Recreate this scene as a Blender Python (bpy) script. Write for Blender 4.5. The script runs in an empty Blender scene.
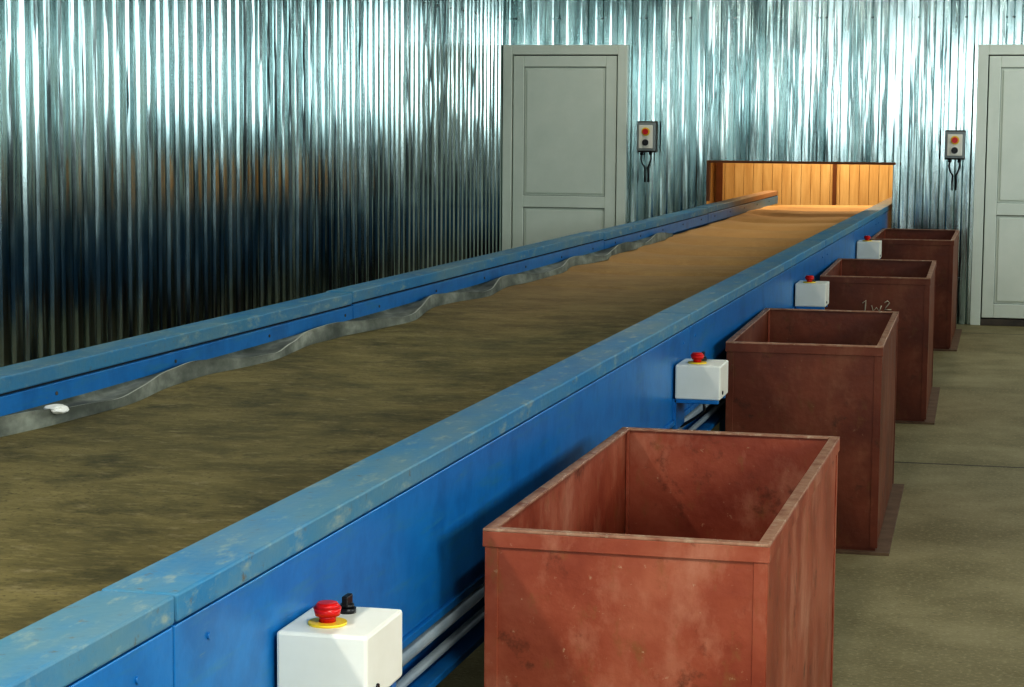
import bpy, bmesh, math, random
from mathutils import Vector, Matrix, noise
random.seed(7)
S=bpy.context.scene
# ------------------------------------------------------------------ materials
def sock(n,*names):
    for k in names:
        if k in n.inputs: return n.inputs[k]
def mat(name,base,rough=.6,metal=0.,cols=None,scale=4.,stretch=(1,1,1),detail=6,bump=0.,bscale=40.,bstretch=(1,1,1),
        rvar=0.,spots=None,pos=(.35,.65),bdist=.01,spec=.5,bdetail=5):
    m=bpy.data.materials.new(name); m.use_nodes=True
    nt=m.node_tree; N=nt.nodes; L=nt.links
    b=N['Principled BSDF']
    b.inputs['Base Color'].default_value=(*base,1); b.inputs['Roughness'].default_value=rough
    b.inputs['Metallic'].default_value=metal; sock(b,'Specular IOR Level','Specular').default_value=spec
    tc=N.new('ShaderNodeTexCoord')
    mp=N.new('ShaderNodeMapping'); mp.inputs['Scale'].default_value=stretch; L.new(tc.outputs['Object'],mp.inputs['Vector'])
    out=None
    if cols:
        nz=N.new('ShaderNodeTexNoise'); nz.inputs['Scale'].default_value=scale; nz.inputs['Detail'].default_value=detail
        nz.inputs['Roughness'].default_value=.62
        L.new(mp.outputs[0],nz.inputs['Vector'])
        cr=N.new('ShaderNodeValToRGB'); L.new(nz.outputs['Fac'],cr.inputs[0])
        allc=[base]+list(cols)
        e=cr.color_ramp.elements
        e[0].position=pos[0]; e[0].color=(*allc[0],1); e[1].position=pos[1]; e[1].color=(*allc[-1],1)
        for i,c in enumerate(allc[1:-1]):
            k=e.new(pos[0]+(pos[1]-pos[0])*(i+1)/(len(allc)-1)); k.color=(*c,1)
        out=cr.outputs[0]
        if rvar:
            mr=N.new('ShaderNodeMapRange'); mr.inputs[1].default_value=.3; mr.inputs[2].default_value=.7
            mr.inputs[3].default_value=rough-rvar; mr.inputs[4].default_value=rough+rvar
            L.new(nz.outputs['Fac'],mr.inputs[0]); L.new(mr.outputs[0],b.inputs['Roughness'])
    if spots:
        for (sc,lo,hi,col,st) in spots:
            mp2=N.new('ShaderNodeMapping'); mp2.inputs['Scale'].default_value=st; L.new(tc.outputs['Object'],mp2.inputs['Vector'])
            n2=N.new('ShaderNodeTexNoise'); n2.inputs['Scale'].default_value=sc; n2.inputs['Detail'].default_value=8; n2.inputs['Roughness'].default_value=.7
            L.new(mp2.outputs[0],n2.inputs['Vector'])
            r2=N.new('ShaderNodeMapRange'); r2.inputs[1].default_value=lo; r2.inputs[2].default_value=hi
            L.new(n2.outputs['Fac'],r2.inputs[0])
            mx=N.new('ShaderNodeMixRGB'); mx.inputs[2].default_value=(*col,1)
            if out is not None: L.new(out,mx.inputs[1])
            else: mx.inputs[1].default_value=(*base,1)
            L.new(r2.outputs[0],mx.inputs[0]); out=mx.outputs[0]
    if out is not None: L.new(out,b.inputs['Base Color'])
    if bump:
        mb=N.new('ShaderNodeMapping'); mb.inputs['Scale'].default_value=bstretch; L.new(tc.outputs['Object'],mb.inputs['Vector'])
        nb=N.new('ShaderNodeTexNoise'); nb.inputs['Scale'].default_value=bscale; nb.inputs['Detail'].default_value=bdetail
        L.new(mb.outputs[0],nb.inputs['Vector'])
        bp=N.new('ShaderNodeBump'); bp.inputs['Strength'].default_value=bump; bp.inputs['Distance'].default_value=bdist
        L.new(nb.outputs['Fac'],bp.inputs['Height']); L.new(bp.outputs[0],b.inputs['Normal'])
    return m
M={}
M['galv']=mat('galvanized_steel',(.26,.345,.345),.16,1.,cols=[(.38,.47,.465),(.54,.64,.62)],scale=2.,stretch=(5,5,.6),rvar=.05,
              bump=.30,bscale=3.,bstretch=(4,4,.30),bdist=.03,bdetail=2.5)
M['screw']=mat('screw_steel',(.25,.27,.27),.35,1.)
M['door']=mat('white_pvc',(.70,.76,.68),.38,cols=[(.76,.81,.73)],scale=3)
M['gasket']=mat('grey_gasket',(.34,.37,.34),.6)
M['gap']=mat('dark_gasket',(.12,.13,.12),.6)
M['blue']=mat('blue_paint',(.010,.165,.42),.34,cols=[(.015,.20,.48),(.010,.15,.38)],scale=5,
              spots=[(9,.54,.76,(.05,.22,.36),(1,.35,3)),(26,.64,.78,(.18,.26,.28),(1,.4,2)),(40,.70,.77,(.12,.07,.04),(1,1,1))],bump=.06,bscale=30)
M['bluetop']=mat('blue_paint_dusty',(.018,.18,.36),.5,cols=[(.035,.22,.40),(.07,.23,.34)],scale=6,stretch=(1,.4,1),
              spots=[(4,.42,.68,(.15,.26,.30),(1,.35,1)),(26,.54,.70,(.28,.35,.33),(1,.4,1)),(34,.61,.73,(.15,.12,.08),(1,1,1))],bump=.1,bscale=60)
M['seam']=mat('dark_gap',(.012,.02,.03),.8)
M['belt']=mat('rubber_belt',(.105,.090,.034),.75,cols=[(.165,.138,.052),(.235,.195,.08)],scale=3.5,stretch=(1.,1.6,1),
              spots=[(22,.50,.80,(.32,.265,.115),(1,3,1)),(5,.50,.68,(.07,.064,.024),(1,1,1)),(13,.56,.72,(.30,.25,.13),(1,1.5,1)),(80,.56,.70,(.06,.05,.02),(1,1,1))],bump=.5,bscale=60,bstretch=(1,4,1),bdist=.004)
M['cloth']=mat('grey_skirt',(.07,.078,.062),.7,cols=[(.15,.16,.13),(.30,.315,.26)],scale=7,stretch=(1,.5,1),bump=.2,bscale=30)
M['hem']=mat('skirt_hem',(.34,.36,.30),.7,cols=[(.46,.47,.41)],scale=7)
M['rust']=mat('oxide_primer',(.24,.050,.024),.5,cols=[(.33,.085,.042),(.40,.13,.07)],scale=3.2,
              spots=[(5,.50,.68,(.46,.20,.125),(1,1,.6)),(18,.56,.71,(.27,.11,.04),(1,1,.5)),(9,.58,.70,(.13,.038,.016),(1,1,1)),(60,.64,.74,(.50,.34,.22),(1,1,1))],bump=.12,bscale=45,rvar=.1)
M['rust_dim']=mat('oxide_primer_dim',(.120,.026,.011),.5,cols=[(.17,.042,.017),(.22,.064,.030)],scale=3.2,  # same primer darkened in colour: less light reaches the far bins
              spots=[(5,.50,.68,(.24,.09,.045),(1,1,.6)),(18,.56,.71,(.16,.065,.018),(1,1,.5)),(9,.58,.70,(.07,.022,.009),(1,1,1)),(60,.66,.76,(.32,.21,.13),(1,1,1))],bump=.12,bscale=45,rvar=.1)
M['rustrim']=mat('worn_rim',(.30,.13,.08),.5,cols=[(.40,.23,.15),(.24,.09,.05)],scale=12,
              spots=[(30,.55,.70,(.52,.41,.29),(1,1,1))],bump=.15,bscale=60)
M['plate']=mat('dusty_base_plate',(.13,.075,.045),.7,cols=[(.20,.13,.08)],scale=10)
M['floor']=mat('concrete_floor',(.20,.168,.082),.65,cols=[(.26,.22,.115),(.32,.272,.15)],scale=2.5,
              spots=[(60,.52,.72,(.45,.39,.24),(1,1,1)),(40,.58,.70,(.12,.10,.05),(1,1,1))],bump=.15,bscale=90)
M['white']=mat('white_plastic',(.80,.79,.70),.35,cols=[(.86,.85,.77)],scale=6)
M['red']=mat('red_plastic',(.60,.012,.012),.3)
M['yellow']=mat('yellow_plastic',(.85,.62,.05),.4)
M['black']=mat('black_plastic',(.015,.015,.018),.35)
M['grey']=mat('grey_plastic',(.28,.31,.31),.45)
M['pipe']=mat('grey_conduit',(.20,.25,.29),.5,cols=[(.27,.31,.33)],scale=8)
M['steel']=mat('dark_steel',(.07,.06,.055),.6,cols=[(.12,.10,.08)],scale=8)
M['pine']=mat('pine_boards',(.58,.37,.17),.55,cols=[(.66,.45,.22),(.74,.53,.28)],scale=3,stretch=(6,6,.6))
M['pinedark']=mat('dark_wood_trim',(.13,.05,.02),.6,cols=[(.18,.07,.03)],scale=6)
M['ceil']=mat('ceiling_panel',(.14,.17,.17),.7)
M['darkwall']=mat('unseen_wall_brown',(.06,.042,.036),.6,cols=[(.09,.06,.048)],scale=3)  # unseen walls coloured dark so the left wall reflects darkness low down
M['chalk']=mat('chalk',(.62,.55,.42),.9)
M['scrap']=mat('paper_scrap',(.8,.8,.76),.8)
M['lamp']=mat('lamp_housing',(.7,.72,.72),.5)
M['glass']=mat('frame_white',(.7,.72,.72),.5)
def objaxis(m,axis):
    nt=m.node_tree;N=nt.nodes;L=nt.links
    tc=N.new('ShaderNodeTexCoord');sx=N.new('ShaderNodeSeparateXYZ');L.new(tc.outputs['Object'],sx.inputs[0]);return sx.outputs[axis]
def add_joint(m,ys):
    nt=m.node_tree;N=nt.nodes;L=nt.links;b=N['Principled BSDF'];s=objaxis(m,1)
    acc=None
    for y in ys:
        a=N.new('ShaderNodeMath');a.operation='SUBTRACT';a.inputs[1].default_value=y;L.new(s,a.inputs[0])
        c=N.new('ShaderNodeMath');c.operation='ABSOLUTE';L.new(a.outputs[0],c.inputs[0])
        d=N.new('ShaderNodeMath');d.operation='LESS_THAN';d.inputs[1].default_value=.012;L.new(c.outputs[0],d.inputs[0])
        if acc is None: acc=d.outputs[0]
        else:
            e=N.new('ShaderNodeMath');e.operation='MAXIMUM';L.new(acc,e.inputs[0]);L.new(d.outputs[0],e.inputs[1]);acc=e.outputs[0]
    src=b.inputs['Base Color'].links[0].from_socket
    mx=N.new('ShaderNodeMixRGB');mx.inputs[2].default_value=(.05,.04,.025,1);L.new(src,mx.inputs[1]);L.new(acc,mx.inputs[0]);L.new(mx.outputs[0],b.inputs['Base Color'])
add_joint(M['floor'],[3.4,9.41,15.4])
# belt: warm hatch light put into the colour; rail tops: orange dust
def add_dust_glow(m,y0,y1,col,mx_):
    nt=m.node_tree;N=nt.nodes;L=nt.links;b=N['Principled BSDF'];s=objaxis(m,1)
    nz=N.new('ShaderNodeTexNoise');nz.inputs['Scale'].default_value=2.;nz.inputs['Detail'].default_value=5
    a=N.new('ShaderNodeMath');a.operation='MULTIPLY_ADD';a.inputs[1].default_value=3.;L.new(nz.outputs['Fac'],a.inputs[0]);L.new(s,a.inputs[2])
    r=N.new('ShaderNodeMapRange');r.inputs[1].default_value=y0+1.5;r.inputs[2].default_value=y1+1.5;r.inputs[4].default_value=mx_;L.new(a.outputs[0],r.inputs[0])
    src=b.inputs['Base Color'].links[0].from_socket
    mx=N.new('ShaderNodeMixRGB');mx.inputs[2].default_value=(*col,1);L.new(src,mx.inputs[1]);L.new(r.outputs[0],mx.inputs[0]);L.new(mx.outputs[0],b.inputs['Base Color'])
add_dust_glow(M['belt'],7.,14.5,(.74,.42,.17),.9)
add_dust_glow(M['bluetop'],15.3,17.5,(.40,.20,.08),.8)
# ------------------------------------------------------------------ mesh builder
class MB:
    def __init__(s): s.bm=bmesh.new(); s.mats=[]
    def mi(s,k):
        if k not in s.mats: s.mats.append(k)
        return s.mats.index(k)
    def hexa(s,pts,k,bev=0):
        v=[s.bm.verts.new(p) for p in pts]
        fs=[s.bm.faces.new([v[i] for i in q]) for q in ((0,3,2,1),(4,5,6,7),(0,1,5,4),(1,2,6,5),(2,3,7,6),(3,0,4,7))]
        i=s.mi(k)
        for f in fs: f.material_index=i
        if bev:
            es=list({e for f in fs for e in f.edges})
            r=bmesh.ops.bevel(s.bm,geom=es,offset=bev,segments=2,affect='EDGES',profile=.5)
            for f in r['faces']: f.material_index=i
    def box(s,x0,x1,y0,y1,z0,z1,k,bev=0):
        s.hexa([(x0,y0,z0),(x1,y0,z0),(x1,y1,z0),(x0,y1,z0),(x0,y0,z1),(x1,y0,z1),(x1,y1,z1),(x0,y1,z1)],k,bev)
    def skew(s,fx0,fx1,y0,y1,z0,z1,k,bev=0):
        s.hexa([(fx0(y0),y0,z0),(fx1(y0),y0,z0),(fx1(y1),y1,z0),(fx0(y1),y1,z0),(fx0(y0),y0,z1),(fx1(y0),y0,z1),(fx1(y1),y1,z1),(fx0(y1),y1,z1)],k,bev)
    def cyl(s,p0,p1,r,k,n=20,r2=None,smooth=True):
        p0=Vector(p0);p1=Vector(p1);d=(p1-p0);z=d.normalized()
        a=z.orthogonal().normalized();b=z.cross(a);r2=r if r2 is None else r2
        A=[];B=[]
        for i in range(n):
            t=2*math.pi*i/n;o=a*math.cos(t)+b*math.sin(t)
            A.append(s.bm.verts.new(p0+o*r));B.append(s.bm.verts.new(p1+o*r2))
        i_=s.mi(k)
        for i in range(n):
            f=s.bm.faces.new((A[i],A[(i+1)%n],B[(i+1)%n],B[i]));f.material_index=i_;f.smooth=smooth
        f=s.bm.faces.new(list(reversed(A)));f.material_index=i_
        f=s.bm.faces.new(B);f.material_index=i_
    def tube(s,pts,r,k,n=8):
        pts=[Vector(p) for p in pts];rings=[]
        for j,p in enumerate(pts):
            d=(pts[min(j+1,len(pts)-1)]-pts[max(j-1,0)]).normalized()
            ref=Vector((0,0,1)) if abs(d.z)<.9 else Vector((0,1,0))
            a=d.cross(ref).normalized();b=d.cross(a)
            rings.append([s.bm.verts.new(p+(a*math.cos(2*math.pi*i/n)+b*math.sin(2*math.pi*i/n))*r) for i in range(n)])
        m=s.mi(k)
        for A,B in zip(rings,rings[1:]):
            for i in range(n):
                f=s.bm.faces.new((A[i],A[(i+1)%n],B[(i+1)%n],B[i]));f.material_index=m;f.smooth=True
        for R in (rings[0],rings[-1]):
            f=s.bm.faces.new(R);f.material_index=m
    def done(s,name,parent=None,loc=None,rot=0):
        bmesh.ops.recalc_face_normals(s.bm,faces=s.bm.faces)
        me=bpy.data.meshes.new(name);s.bm.to_mesh(me);s.bm.free()
        for k in s.mats: me.materials.append(M[k])
        o=bpy.data.objects.new(name,me);S.collection.objects.link(o)
        if loc: o.location=loc
        o.rotation_euler[2]=rot
        if parent: o.parent=parent
        return o
def empty(name,loc=(0,0,0)):
    e=bpy.data.objects.new(name,None);e.empty_display_size=.1;S.collection.objects.link(e);e.location=loc;return e
# ------------------------------------------------------------------ room
XL,XR,YB,YF,ZC=-3.97,2.7,16.065,-3.0,3.2
PITCH=.115
def corr(mb,axis,fixed,a0,a1,z0,z1,sgn,depth=.012,mk='galv'):
    """trapezoidal sheet; axis 'x' => runs along x at y=fixed ; sgn = direction the ribs stick out"""
    prof=[(0,0),(.044,0),(.056,1),(.103,1)]
    pts=[]
    k=math.floor(a0/PITCH)-1
    while k*PITCH<a1+PITCH:
        for (u,h) in prof: pts.append((k*PITCH+u,h))
        k+=1
    def hat(a):
        for (p,q) in zip(pts,pts[1:]):
            if p[0]<=a<=q[0]: return p[1]+(q[1]-p[1])*(a-p[0])/(q[0]-p[0])
        return 0
    sel=[(a0,hat(a0))]+[p for p in pts if a0+1e-4<p[0]<a1-1e-4]+[(a1,hat(a1))]
    m=mb.mi(mk);prev=None
    for (a,hh) in sel:
        sheet=math.floor(a/(PITCH*9))
        w=.006*noise.noise(Vector((a*4.3,fixed,sheet)))   # slight panel-to-panel waviness
        f=fixed+sgn*(hh*depth+w)
        P=(a,f) if axis=='x' else (f,a)
        cur=(mb.bm.verts.new((P[0],P[1],z0)),mb.bm.verts.new((P[0],P[1],z1)))
        if prev:
            fc=mb.bm.faces.new((prev[0],cur[0],cur[1],prev[1]));fc.material_index=m
        prev=cur
mb=MB()
H0,H1,HZ0,HZ1=-2.34,-.925,.50,1.205
DL=(-3.96,-2.97);DR=(-.32,.68);DZ=2.095
corr(mb,'x',YB,XL,DL[1],DZ,ZC,-1)
corr(mb,'x',YB,DL[1],H0,0,ZC,-1)
corr(mb,'x',YB,H0,H1,HZ1,ZC,-1)
corr(mb,'x',YB,H0,H1,0,HZ0,-1)
corr(mb,'x',YB,H1,DR[0],0,ZC,-1)
corr(mb,'x',YB,DR[0],DR[1],DZ,ZC,-1)
corr(mb,'x',YB,DR[1],XR,0,ZC,-1)
for z in (.35,2.3,3.0):
    x=XL+.1
    while x<XR:
        ok=not((DL[0]<x<DL[1] and z<DZ+.02) or (DR[0]<x<DR[1] and z<DZ+.02) or (H0<x<H1 and HZ0-.05<z<HZ1+.05))
        if ok: mb.cyl((x,YB-.002,z),(x,YB-.02,z),.007,'screw',6)
        x+=PITCH*3
mb.done('wall_back')
mb=MB();corr(mb,'y',XL,YF,YB,0,ZC,1)
for z in (.35,2.3):
    y=1.
    while y<YB-.2:
        mb.cyl((XL+.002,y,z),(XL+.02,y,z),.007,'screw',6);y+=PITCH*3
mb.done('wall_left')
WINS=[(-1.5,.7),(2.2,4.4),(5.9,8.1),(9.6,11.8),(13.2,15.4)];WZ0,WZ1=1.45,2.65
mb=MB();y=YF
for a,b in WINS:
    corr(mb,'y',XR,y,a,0,ZC,-1,mk='darkwall');corr(mb,'y',XR,a,b,0,WZ0,-1,mk='darkwall');corr(mb,'y',XR,a,b,WZ1,ZC,-1,mk='darkwall');y=b
corr(mb,'y',XR,y,YB,0,ZC,-1,mk='darkwall');mb.done('wall_right')
RW=(-3.0,1.8,1.3,2.8)
mb=MB();K=dict(mk='darkwall')
corr(mb,'x',YF,XL,RW[0],0,ZC,1,**K);corr(mb,'x',YF,RW[0],RW[1],0,RW[2],1,**K);corr(mb,'x',YF,RW[0],RW[1],RW[3],ZC,1,**K);corr(mb,'x',YF,RW[1],XR,0,ZC,1,**K)
mb.done('wall_front')
def winframe(name,axis,fixed,a0,a1,z0,z1):
    mb=MB();t=.05
    def B(p0,p1,q0,q1):
        if axis=='y': mb.box(fixed-.03,fixed+.04,p0,p1,q0,q1,'glass')
        else: mb.box(p0,p1,fixed-.04,fixed+.03,q0,q1,'glass')
    B(a0,a0+t,z0,z1);B(a1-t,a1,z0,z1);B(a0+t,a1-t,z0,z0+t);B(a0+t,a1-t,z1-t,z1);mid=(a0+a1)/2;B(mid-.03,mid+.03,z0+t,z1-t)
    return mb.done(name)
for i,(a,b) in enumerate(WINS): winframe('window_%d'%(i+1),'y',XR,a,b,WZ0,WZ1)
winframe('window_6','x',YF,*RW)
mb=MB();mb.box(XL-.3,XR+.3,YF-.3,20.2,-.12,0,'floor');mb.done('floor')
mb=MB();mb.box(XL-.1,XR+.1,YF-.1,YB+.1,ZC,ZC+.1,'ceil');mb.done('ceiling')
# doors ------------------------------------------------------------------
def door(name,x0,x1):
    e=empty(name,((x0+x1)/2,YB,0));w=(x1-x0)/2
    mb=MB();f=.075
    mb.box(-w,-w+f,-.05,.06,0,DZ,'door',.004);mb.box(w-f,w,-.05,.06,0,DZ,'door',.004);mb.box(-w+f,w-f,-.05,.06,DZ-f,DZ,'door',.004)
    mb.box(-w+f,w-f,-.045,.06,0,.05,'steel',.003)
    mb.done('door_frame',e)
    mb=MB();a,b=-w+f+.008,w-f-.008;z0,z1=.058,DZ-f-.008;s=.085
    mb.box(a,a+s,-.04,.02,z0,z1,'door',.004);mb.box(b-s,b,-.04,.02,z0,z1,'door',.004)
    zm=.88
    for (q0,q1) in ((z0,z0+s+.02),(zm-.05,zm+.04),(z1-s,z1)): mb.box(a+s,b-s,-.04,.02,q0,q1,'door',.004)
    for (q0,q1) in ((z0+s+.02,zm-.05),(zm+.04,z1-s)):
        mb.box(a+s,b-s,-.022,.012,q0,q1,'door')
        g=.006
        for (u0,u1,v0,v1) in ((a+s,a+s+g,q0,q1),(b-s-g,b-s,q0,q1),(a+s,b-s,q0,q0+g),(a+s,b-s,q1-g,q1)):
            mb.box(u0,u1,-.026,-.020,v0,v1,'gasket')
        mb.box(a+s+.02,b-s-.02,-.032,-.02,q0+.02,q1-.02,'door',.005)
    mb.done('door_leaf',e)
    mb=MB();mb.box(-w+f,w-f,.03,.05,.05,DZ-f,'gap');mb.done('door_gap_seal',e)
door('door_1',*DL);door('door_2',*DR)
# hatch trim --------------------------------------------------------------
mb=MB()
mb.box(H0-.0,H1+.02,YB-.03,YB+.06,HZ1-.010,HZ1+.008,'pinedark')
mb.box(H0-.0,H0+.02,YB-.03,YB+.06,.9,HZ1-.012,'pinedark')
mb.box(H1+.004,H1+.02,YB-.03,YB+.06,.9,HZ1-.012,'galv')
mb.done('trim_1')
mb=MB()
mb.box(XL+.012,XL+.03,YB-.035,YB-.014,DZ,ZC,'galv')
mb.done('trim_2')
# room beyond the hatch ----------------------------------------------------
Y2=19.7
mb=MB();x=-3.6
while x<.6:
    mb.box(x,x+.087,Y2,Y2+.02,0,2.2,'pine',.002);x+=.09
mb.box(-3.6,.6,Y2+.02,Y2+.04,0,2.2,'pinedark')
mb.box(-1.685,-1.65,Y2-.03,Y2,0,2.2,'pinedark');mb.box(-2.78,-2.72,Y2-.03,Y2,0,2.2,'pinedark')
mb.done('wall_annex_back')
mb=MB();mb.box(-3.64,-3.6,YB+.08,Y2,0,2.2,'pine');mb.done('wall_annex_left')
mb=MB();mb.box(.6,.64,YB+.08,Y2,0,2.2,'pine');mb.done('wall_annex_right')
mb=MB();mb.box(-3.64,.64,YB+.08,Y2+.04,2.2,2.25,'ceil');mb.done('ceiling_annex')
# ------------------------------------------------------------------ conveyor
xr=lambda y:-1.0875+.0095*(y-1.7)
xl=lambda y:-2.50+.0185*(y-4.8)
ZT=.886;ZB=.757;Y0,Y1=.2,18.6
conv=empty('sorting_conveyor')
o_=lambda f,d:(lambda y:f(y)+d)
RS=[Y0,2.56,6.82,11.3,15.0,Y1];LS=[Y0,3.1,7.24,11.59,15.2,Y1+.5]
mb=MB()
for a,b in zip(RS,RS[1:]):
    mb.skew(o_(xr,-.112),o_(xr,0),a+.004,b-.004,ZT-.040,ZT,'bluetop',.004)
    mb.skew(o_(xr,-.106),o_(xr,-.012),a+.004,b-.004,ZB-.01,ZT-.0405,'blue')
    mb.skew(o_(xr,-.020),o_(xr,-.004),a+.002,b-.002,.572,ZT-.044,'blue',.002)
    mb.skew(o_(xr,-.06),o_(xr,.004),a+.002,b-.002,.556,.572,'blue',.002)
    for y in (a+.12,b-.12):
        for z in (.62,.80): mb.cyl((xr(y)-.006,y,z),(xr(y)-.001,y,z),.005,'blue',10)
mb.skew(o_(xr,-.10),o_(xr,-.022),Y0,Y1,.60,ZT-.05,'seam')
mb.done('rail_right',conv)
mb=MB()
for i,(a,b) in enumerate(zip(LS,LS[1:])):
    dz=(0,.0,.004,-.004,.0)[i]
    mb.skew(o_(xl,0),o_(xl,.105),a+.004,b-.004,ZT-.042+dz,ZT+dz,'bluetop',.004)
    mb.skew(o_(xl,.006),o_(xl,.100),a+.004,b-.004,ZT-.0465+dz,ZT-.0425+dz,'seam')
    mb.skew(o_(xl,.0),o_(xl,.107),a+.004,b-.004,ZB+.012,ZT-.047+dz,'blue',.003)
    mb.skew(o_(xl,0),o_(xl,.018),a+.002,b-.002,.572,ZB+.008,'blue')
    y=a+.3
    while y<b: 
        mb.cyl((xl(y)+.105,y,ZT-.075),(xl(y)+.110,y,ZT-.075),.005,'steel',8);y+=.75
mb.done('rail_left',conv)
# belt
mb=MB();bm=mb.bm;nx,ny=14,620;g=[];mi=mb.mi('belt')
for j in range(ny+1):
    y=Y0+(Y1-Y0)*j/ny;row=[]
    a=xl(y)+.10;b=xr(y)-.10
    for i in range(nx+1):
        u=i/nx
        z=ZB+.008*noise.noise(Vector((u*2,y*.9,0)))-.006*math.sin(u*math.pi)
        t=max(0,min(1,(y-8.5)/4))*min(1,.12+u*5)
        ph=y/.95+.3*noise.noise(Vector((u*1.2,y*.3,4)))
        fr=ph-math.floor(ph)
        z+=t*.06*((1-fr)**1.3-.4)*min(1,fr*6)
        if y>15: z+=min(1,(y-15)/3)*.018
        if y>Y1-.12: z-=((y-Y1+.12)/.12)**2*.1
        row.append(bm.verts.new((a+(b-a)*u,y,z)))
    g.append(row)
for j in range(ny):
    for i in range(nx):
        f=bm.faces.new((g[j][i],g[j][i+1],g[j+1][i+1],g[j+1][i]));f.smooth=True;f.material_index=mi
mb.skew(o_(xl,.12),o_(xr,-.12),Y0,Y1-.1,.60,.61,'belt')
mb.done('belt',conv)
# sagging skirt strip hanging from the left rail onto the belt edge
mb=MB();bm=mb.bm;mi=mb.mi('cloth');hi=mb.mi('hem');prev=None
N_=700
for j in range(N_+1):
    y=Y0+(13.5-Y0)*j/N_
    sc=.5+.5*math.cos(2*math.pi*(y+.35*noise.noise(Vector((y*.7,2,2))))/1.25)       # scallop phase
    w=.014+.075*sc*(.55+.9*abs(noise.noise(Vector((y*.6,0,3)))))+.010*noise.noise(Vector((y*4,1,3)))
    w=max(w,.004)
    w*=1 if y<11 else max(.25,1-(y-11)/4)
    zc=.012+.028*(1-sc)+.006*noise.noise(Vector((y*5,5,1)))
    x0=xl(y)+.1
    P=[(x0+.006,y,ZB+.034),(x0+.016,y,ZB+.018+zc*.4),(x0+.02+w*.4,y,ZB+.008+zc*.9),(x0+.026+w,y,ZB+.010+zc),(x0+.034+w,y,ZB+.011+zc),(x0+.037+w,y,ZB-.004)]
    cur=[bm.verts.new(p) for p in P]
    if prev:
        for i in range(len(P)-1):
            f=bm.faces.new((prev[i],prev[i+1],cur[i+1],cur[i]));f.smooth=True;f.material_index=hi if i==3 else mi
    prev=cur
mb.done('rubber_skirt',conv)
mb=MB()
mb.cyl((xl(Y1)+.11,Y1-.1,ZB-.09),(xr(Y1)-.11,Y1-.1,ZB-.09),.08,'steel',24)
y=1.
while y<Y1-.3:
    for f,s in ((xl,1),(xr,-1)):
        x=f(y)+s*.09
        mb.box(x-.03,x+.03,y-.03,y+.03,0,.60,'blue',.003);mb.box(x-.06,x+.06,y-.06,y+.06,0,.012,'blue')
    mb.box(xl(y)+.09,xr(y)-.09,y-.02,y+.02,.50,.55,'blue')
    y+=2.45
mb.skew(o_(xr,-.10),o_(xr,-.045),Y0,Y1,.50,.556,'blue',.003)
mb.skew(o_(xr,-.06),o_(xr,.0),Y0,Y1,.425,.44,'blue',.002)
mb.skew(o_(xr,-.065),o_(xr,-.055),Y0,Y1,.40,.50,'blue')
mb.skew(o_(xl,.045),o_(xl,.10),Y0,Y1,.50,.556,'blue',.003)
mb.done('frame_and_legs',conv)
mb=MB()
mb.cyl((xr(Y0)-.022,Y0,.525),(xr(Y1)-.022,Y1,.525),.018,'pipe',12)
mb.cyl((xr(Y0)-.03,Y0,.462),(xr(Y1)-.03,Y1,.462),.010,'pipe',12)
mb.done('conduit',conv)
# paper scrap on the belt
mb=MB();r=bmesh.ops.create_icosphere(mb.bm,subdivisions=3,radius=.026);mb.mi('scrap')
for v in r['verts']:
    n=noise.noise(v.co*60+Vector((3,1,2)))
    v.co*=1+.5*n;v.co.z*=.5
mb.done('paper_scrap',None,(xl(4.76)+.18,4.76,ZB+.035))
# ------------------------------------------------------------------ control boxes
def cbox(y,ztop):
    x=xr(y)-.018
    e=empty('control_box',(x,y,ztop-.11))
    mb=MB();W,D,Hh=.145,.19,.11
    mb.box(.02,.02+W,0,D,0,Hh,'white',.005)
    mb.done('enclosure',e)
    mb=MB();cx,cy=.02+W*.42,D*.34
    mb.cyl((cx,cy,Hh),(cx,cy,Hh+.004),.030,'yellow',28);mb.cyl((cx,cy,Hh+.004),(cx,cy,Hh+.016),.013,'red',20)
    mb.cyl((cx,cy,Hh+.014),(cx,cy,Hh+.026),.019,'red',28,.022);mb.cyl((cx,cy,Hh+.026),(cx,cy,Hh+.034),.022,'red',28,.015)
    mb.done('emergency_stop_button',e)
    mb=MB();cx,cy=.02+W*.46,D*.76
    mb.cyl((cx,cy,Hh),(cx,cy,Hh+.008),.014,'black',24);mb.cyl((cx,cy,Hh+.008),(cx,cy,Hh+.014),.011,'black',24)
    mb.box(cx-.005,cx+.005,cy-.014,cy+.014,Hh+.012,Hh+.028,'black',.002)
    mb.done('selector_knob',e)
    mb=MB()
    mb.box(.019,.160,-.004,.020,-.012,0,'blue',.002);mb.box(.019,.160,.145,.17,-.012,0,'blue',.002);mb.box(.014,.026,-.004,.17,-.10,-.0,'blue')
    mb.cyl((.10,.10,0),(.10,.10,-.02),.012,'black',12)
    mb.tube([(.10,.10,-.02),(.10,.11,-.05),(.07,.13,-.075),(.04,.15,-.095),(.0,.17,-.12)],.005,'black')
    mb.cyl((.163,.05,.02),(.168,.05,.02),.006,'black',10)
    mb.done('bracket_and_cable',e)
for y,zt in ((2.93,.747),(6.51,.75),(9.85,.76),(13.25,.77)): cbox(y,zt)
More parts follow.
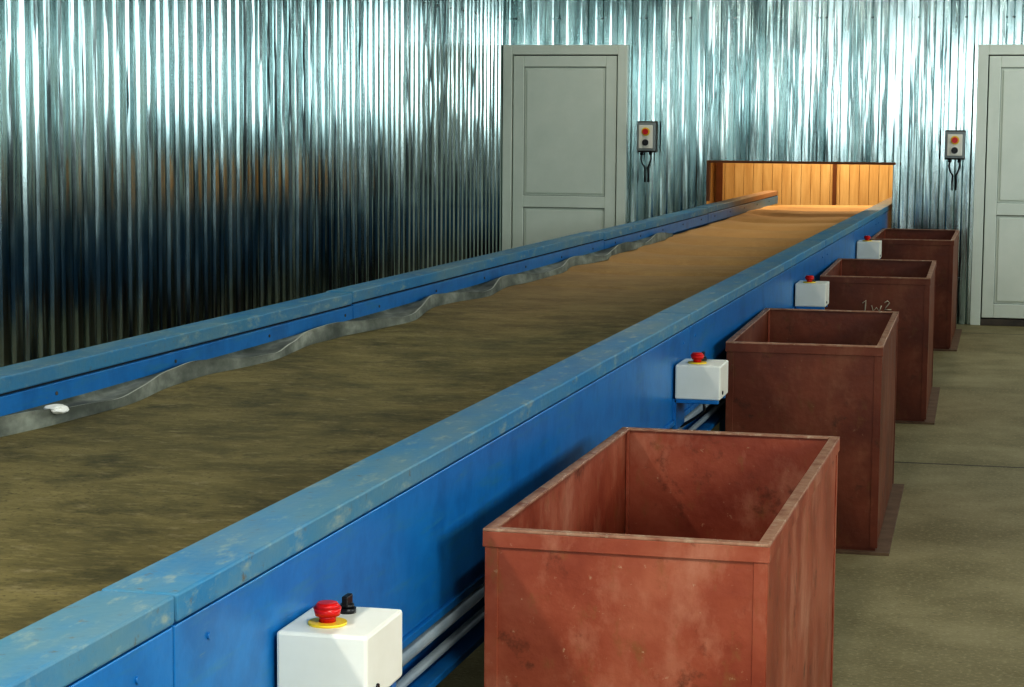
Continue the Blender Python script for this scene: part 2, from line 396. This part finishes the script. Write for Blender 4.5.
# ------------------------------------------------------------------ bins
BW,BL,BH=.553,1.3845,.74
def bin_(x,y,w,rk):
    mb=MB();t=.007;e=.026
    mb.box(-BW+.006,-.006,.006,.006+t,.02,BH-.004,rk);mb.box(-BW+.006,-.006,BL-.006-t,BL-.006,.02,BH-.004,rk)
    mb.box(-BW+.006,-BW+.006+t,.006+t,BL-.006-t,.02,BH-.004,rk);mb.box(-.006-t,-.006,.006+t,BL-.006-t,.02,BH-.004,rk)
    mb.box(-BW+.01,-.01,.01,BL-.01,.02,.03,rk)
    for (x0,x1,y0,y1) in ((-BW,0,0,e*.9),(-BW,0,BL-e*.9,BL),(-BW,-BW+e*.9,e*.9,BL-e*.9),(-e*.9,0,e*.9,BL-e*.9)):
        mb.box(x0,x1,y0,y1,BH-.006,BH,'rustrim',.0015)
    for (x0,x1,y0,y1) in ((-BW,0,0,.006),(-BW,0,BL-.006,BL),(-BW,-BW+.006,.006,BL-.006),(-.006,0,.006,BL-.006)):
        mb.box(x0,x1,y0,y1,BH-.036,BH-.006,rk,.001)
    for cx,cy,sx,sy in ((-BW,0,1,1),(0,0,-1,1),(-BW,BL,1,-1),(0,BL,-1,-1)):
        a=.03
        X=sorted((cx+sx*.004,cx+sx*a));Y=sorted((cy+sy*.003,cy+sy*.006));mb.box(*X,*Y,.02,BH-.036,rk,.001)
        X=sorted((cx+sx*.003,cx+sx*.006));Y=sorted((cy+sy*.006,cy+sy*a));mb.box(*X,*Y,.02,BH-.036,rk,.001)
        X=sorted((cx+sx*.014,cx+sx*.022));Y=sorted((cy+sy*.014,cy+sy*.022));mb.box(*X,*Y,.03,BH-.006,'rust',.001)
    q=.04
    mb.box(-BW-.0,q,-q*.6,BL+q,0,.010,'plate',.001)
    mb.box(-BW+.01,-.01,.01,BL-.01,.010,.02,rk)
    return mb.done('steel_bin',None,(x,y,0),w)
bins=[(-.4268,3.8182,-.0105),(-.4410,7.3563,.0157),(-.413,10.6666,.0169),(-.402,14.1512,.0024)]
for i,b in enumerate(bins): bin_(*b,'rust' if i==0 else 'rust_dim')
mb=MB();bx,by,bw=bins[2]
def ch(pts): mb.tube([(bx-.38+p[0]*1.0,by-.002-(.38-p[0])*math.sin(bw),p[1]+.565) for p in pts],.0035,'chalk',6)
ch([(.045,.04),(.062,.055),(.06,.03),(.058,.0)])
ch([(.09,.03),(.10,.0),(.115,.02),(.13,0),(.14,.03)])
ch([(.155,.045),(.17,.055),(.18,.045),(.165,.025),(.155,.01),(.19,.01)])
mb.done('chalk_mark')
# ------------------------------------------------------------------ wall switches
def switch(xc,z0,z1):
    e=empty('wall_switch_box',(xc,YB-.014,z0));h=z1-z0;w=.075
    mb=MB();mb.box(-w,w,-.015,0,-.01,h+.01,'steel');mb.box(-w+.004,w-.004,-.07,-.015,0,h,'grey',.006);mb.box(-w+.02,w-.02,-.078,-.068,.02,h-.02,'white',.004)
    mb.done('enclosure',e)
    mb=MB();mb.cyl((-.0,-.078,h*.68),(-.0,-.082,h*.68),.032,'yellow',24);mb.cyl((0,-.082,h*.68),(0,-.105,h*.68),.022,'red',24)
    mb.cyl((-.0,-.078,h*.30),(-.0,-.098,h*.30),.024,'black',24)
    mb.done('push_buttons',e)
    mb=MB()
    for s in (-1,1):
        mb.cyl((s*.035,-.04,0),(s*.035,-.04,-.03),.012,'black',10)
        mb.tube([(s*.035,-.04,-.03),(s*.04,-.045,-.06),(s*.028,-.05,-.10),(s*.01,-.03,-.13),(s*.014,-.012,-.18),(s*.012,-.01,-.24)],.006,'black')
    mb.done('cables',e)
switch(-2.81,1.28,1.50);switch(-.47,1.25,1.45)
# ------------------------------------------------------------------ lights
def area(name,loc,rot,sx,sy,E,col):
    l=bpy.data.lights.new(name,'AREA');l.shape='RECTANGLE';l.size=sx;l.size_y=sy;l.energy=E;l.color=col
    o=bpy.data.objects.new(name,l);S.collection.objects.link(o);o.location=loc;o.rotation_euler=rot;return o
for i,(a,b) in enumerate(WINS):
    area('daylight',(XR+.08,(a+b)/2,(WZ0+WZ1)/2),(0,math.radians(90),0),WZ1-WZ0,b-a,(60,54,36,34,42)[i],(.88,.985,1.0))
area('daylight',((RW[0]+RW[1])/2,YF-.08,(RW[2]+RW[3])/2),(math.radians(90),0,0),RW[1]-RW[0],RW[3]-RW[2],110,(.93,.99,1.0))
def fill_lamp(x,y,E):  # unseen lamps added as fill, strongest near the first bin's front
    e=empty('unseen_ceiling_lamp',(x,y,ZC))
    mb=MB();mb.box(-.09,.09,-.62,.62,-.06,0,'lamp',.005);mb.done('housing',e)
    l=area('fill_light',(0,0,-.07),(0,0,0),.12,1.2,E,(1.,.97,.88));l.parent=e
for x in (-2.6,.6):
    for y,E in ((1.4,58),(6.5,14),(11.,10),(14.5,13)): fill_lamp(x,y,E)
e=empty('unseen_ceiling_lamp',(-1.6,18.95,2.2))
mb=MB();mb.box(-.6,.6,-.09,.09,-.06,0,'lamp',.005);mb.done('housing',e)
l=area('warm_light',(0,0,-.07),(0,0,0),1.1,.14,40,(1.,.80,.52));l.parent=e
W=bpy.data.worlds.new('World');S.world=W;W.use_nodes=True
W.node_tree.nodes['Background'].inputs[0].default_value=(.85,.96,1,1);W.node_tree.nodes['Background'].inputs[1].default_value=.9
# ------------------------------------------------------------------ camera
F,th,ps,ro,h=2084.5,.1076,.2371,-.0074,1.5239
st,ct,sp,cp=math.sin(th),math.cos(th),math.sin(ps),math.cos(ps)
r=Vector((cp,sp,0));fw=Vector((-sp*ct,cp*ct,-st));up=Vector((-sp*st,cp*st,ct))
R=r*math.cos(ro)-up*math.sin(ro);U=r*math.sin(ro)+up*math.cos(ro)
cd=bpy.data.cameras.new('camera');cam=bpy.data.objects.new('camera',cd);S.collection.objects.link(cam)
cd.sensor_width=36;cd.lens=F/1024*36;cd.clip_start=.05;cd.clip_end=200
m=Matrix((R,U,-fw)).transposed().to_4x4();m.translation=Vector((0,0,h));cam.matrix_world=m
S.camera=cam
S.view_settings.view_transform='Standard'
try: S.view_settings.look='High Contrast'
except Exception as ex: print(ex)
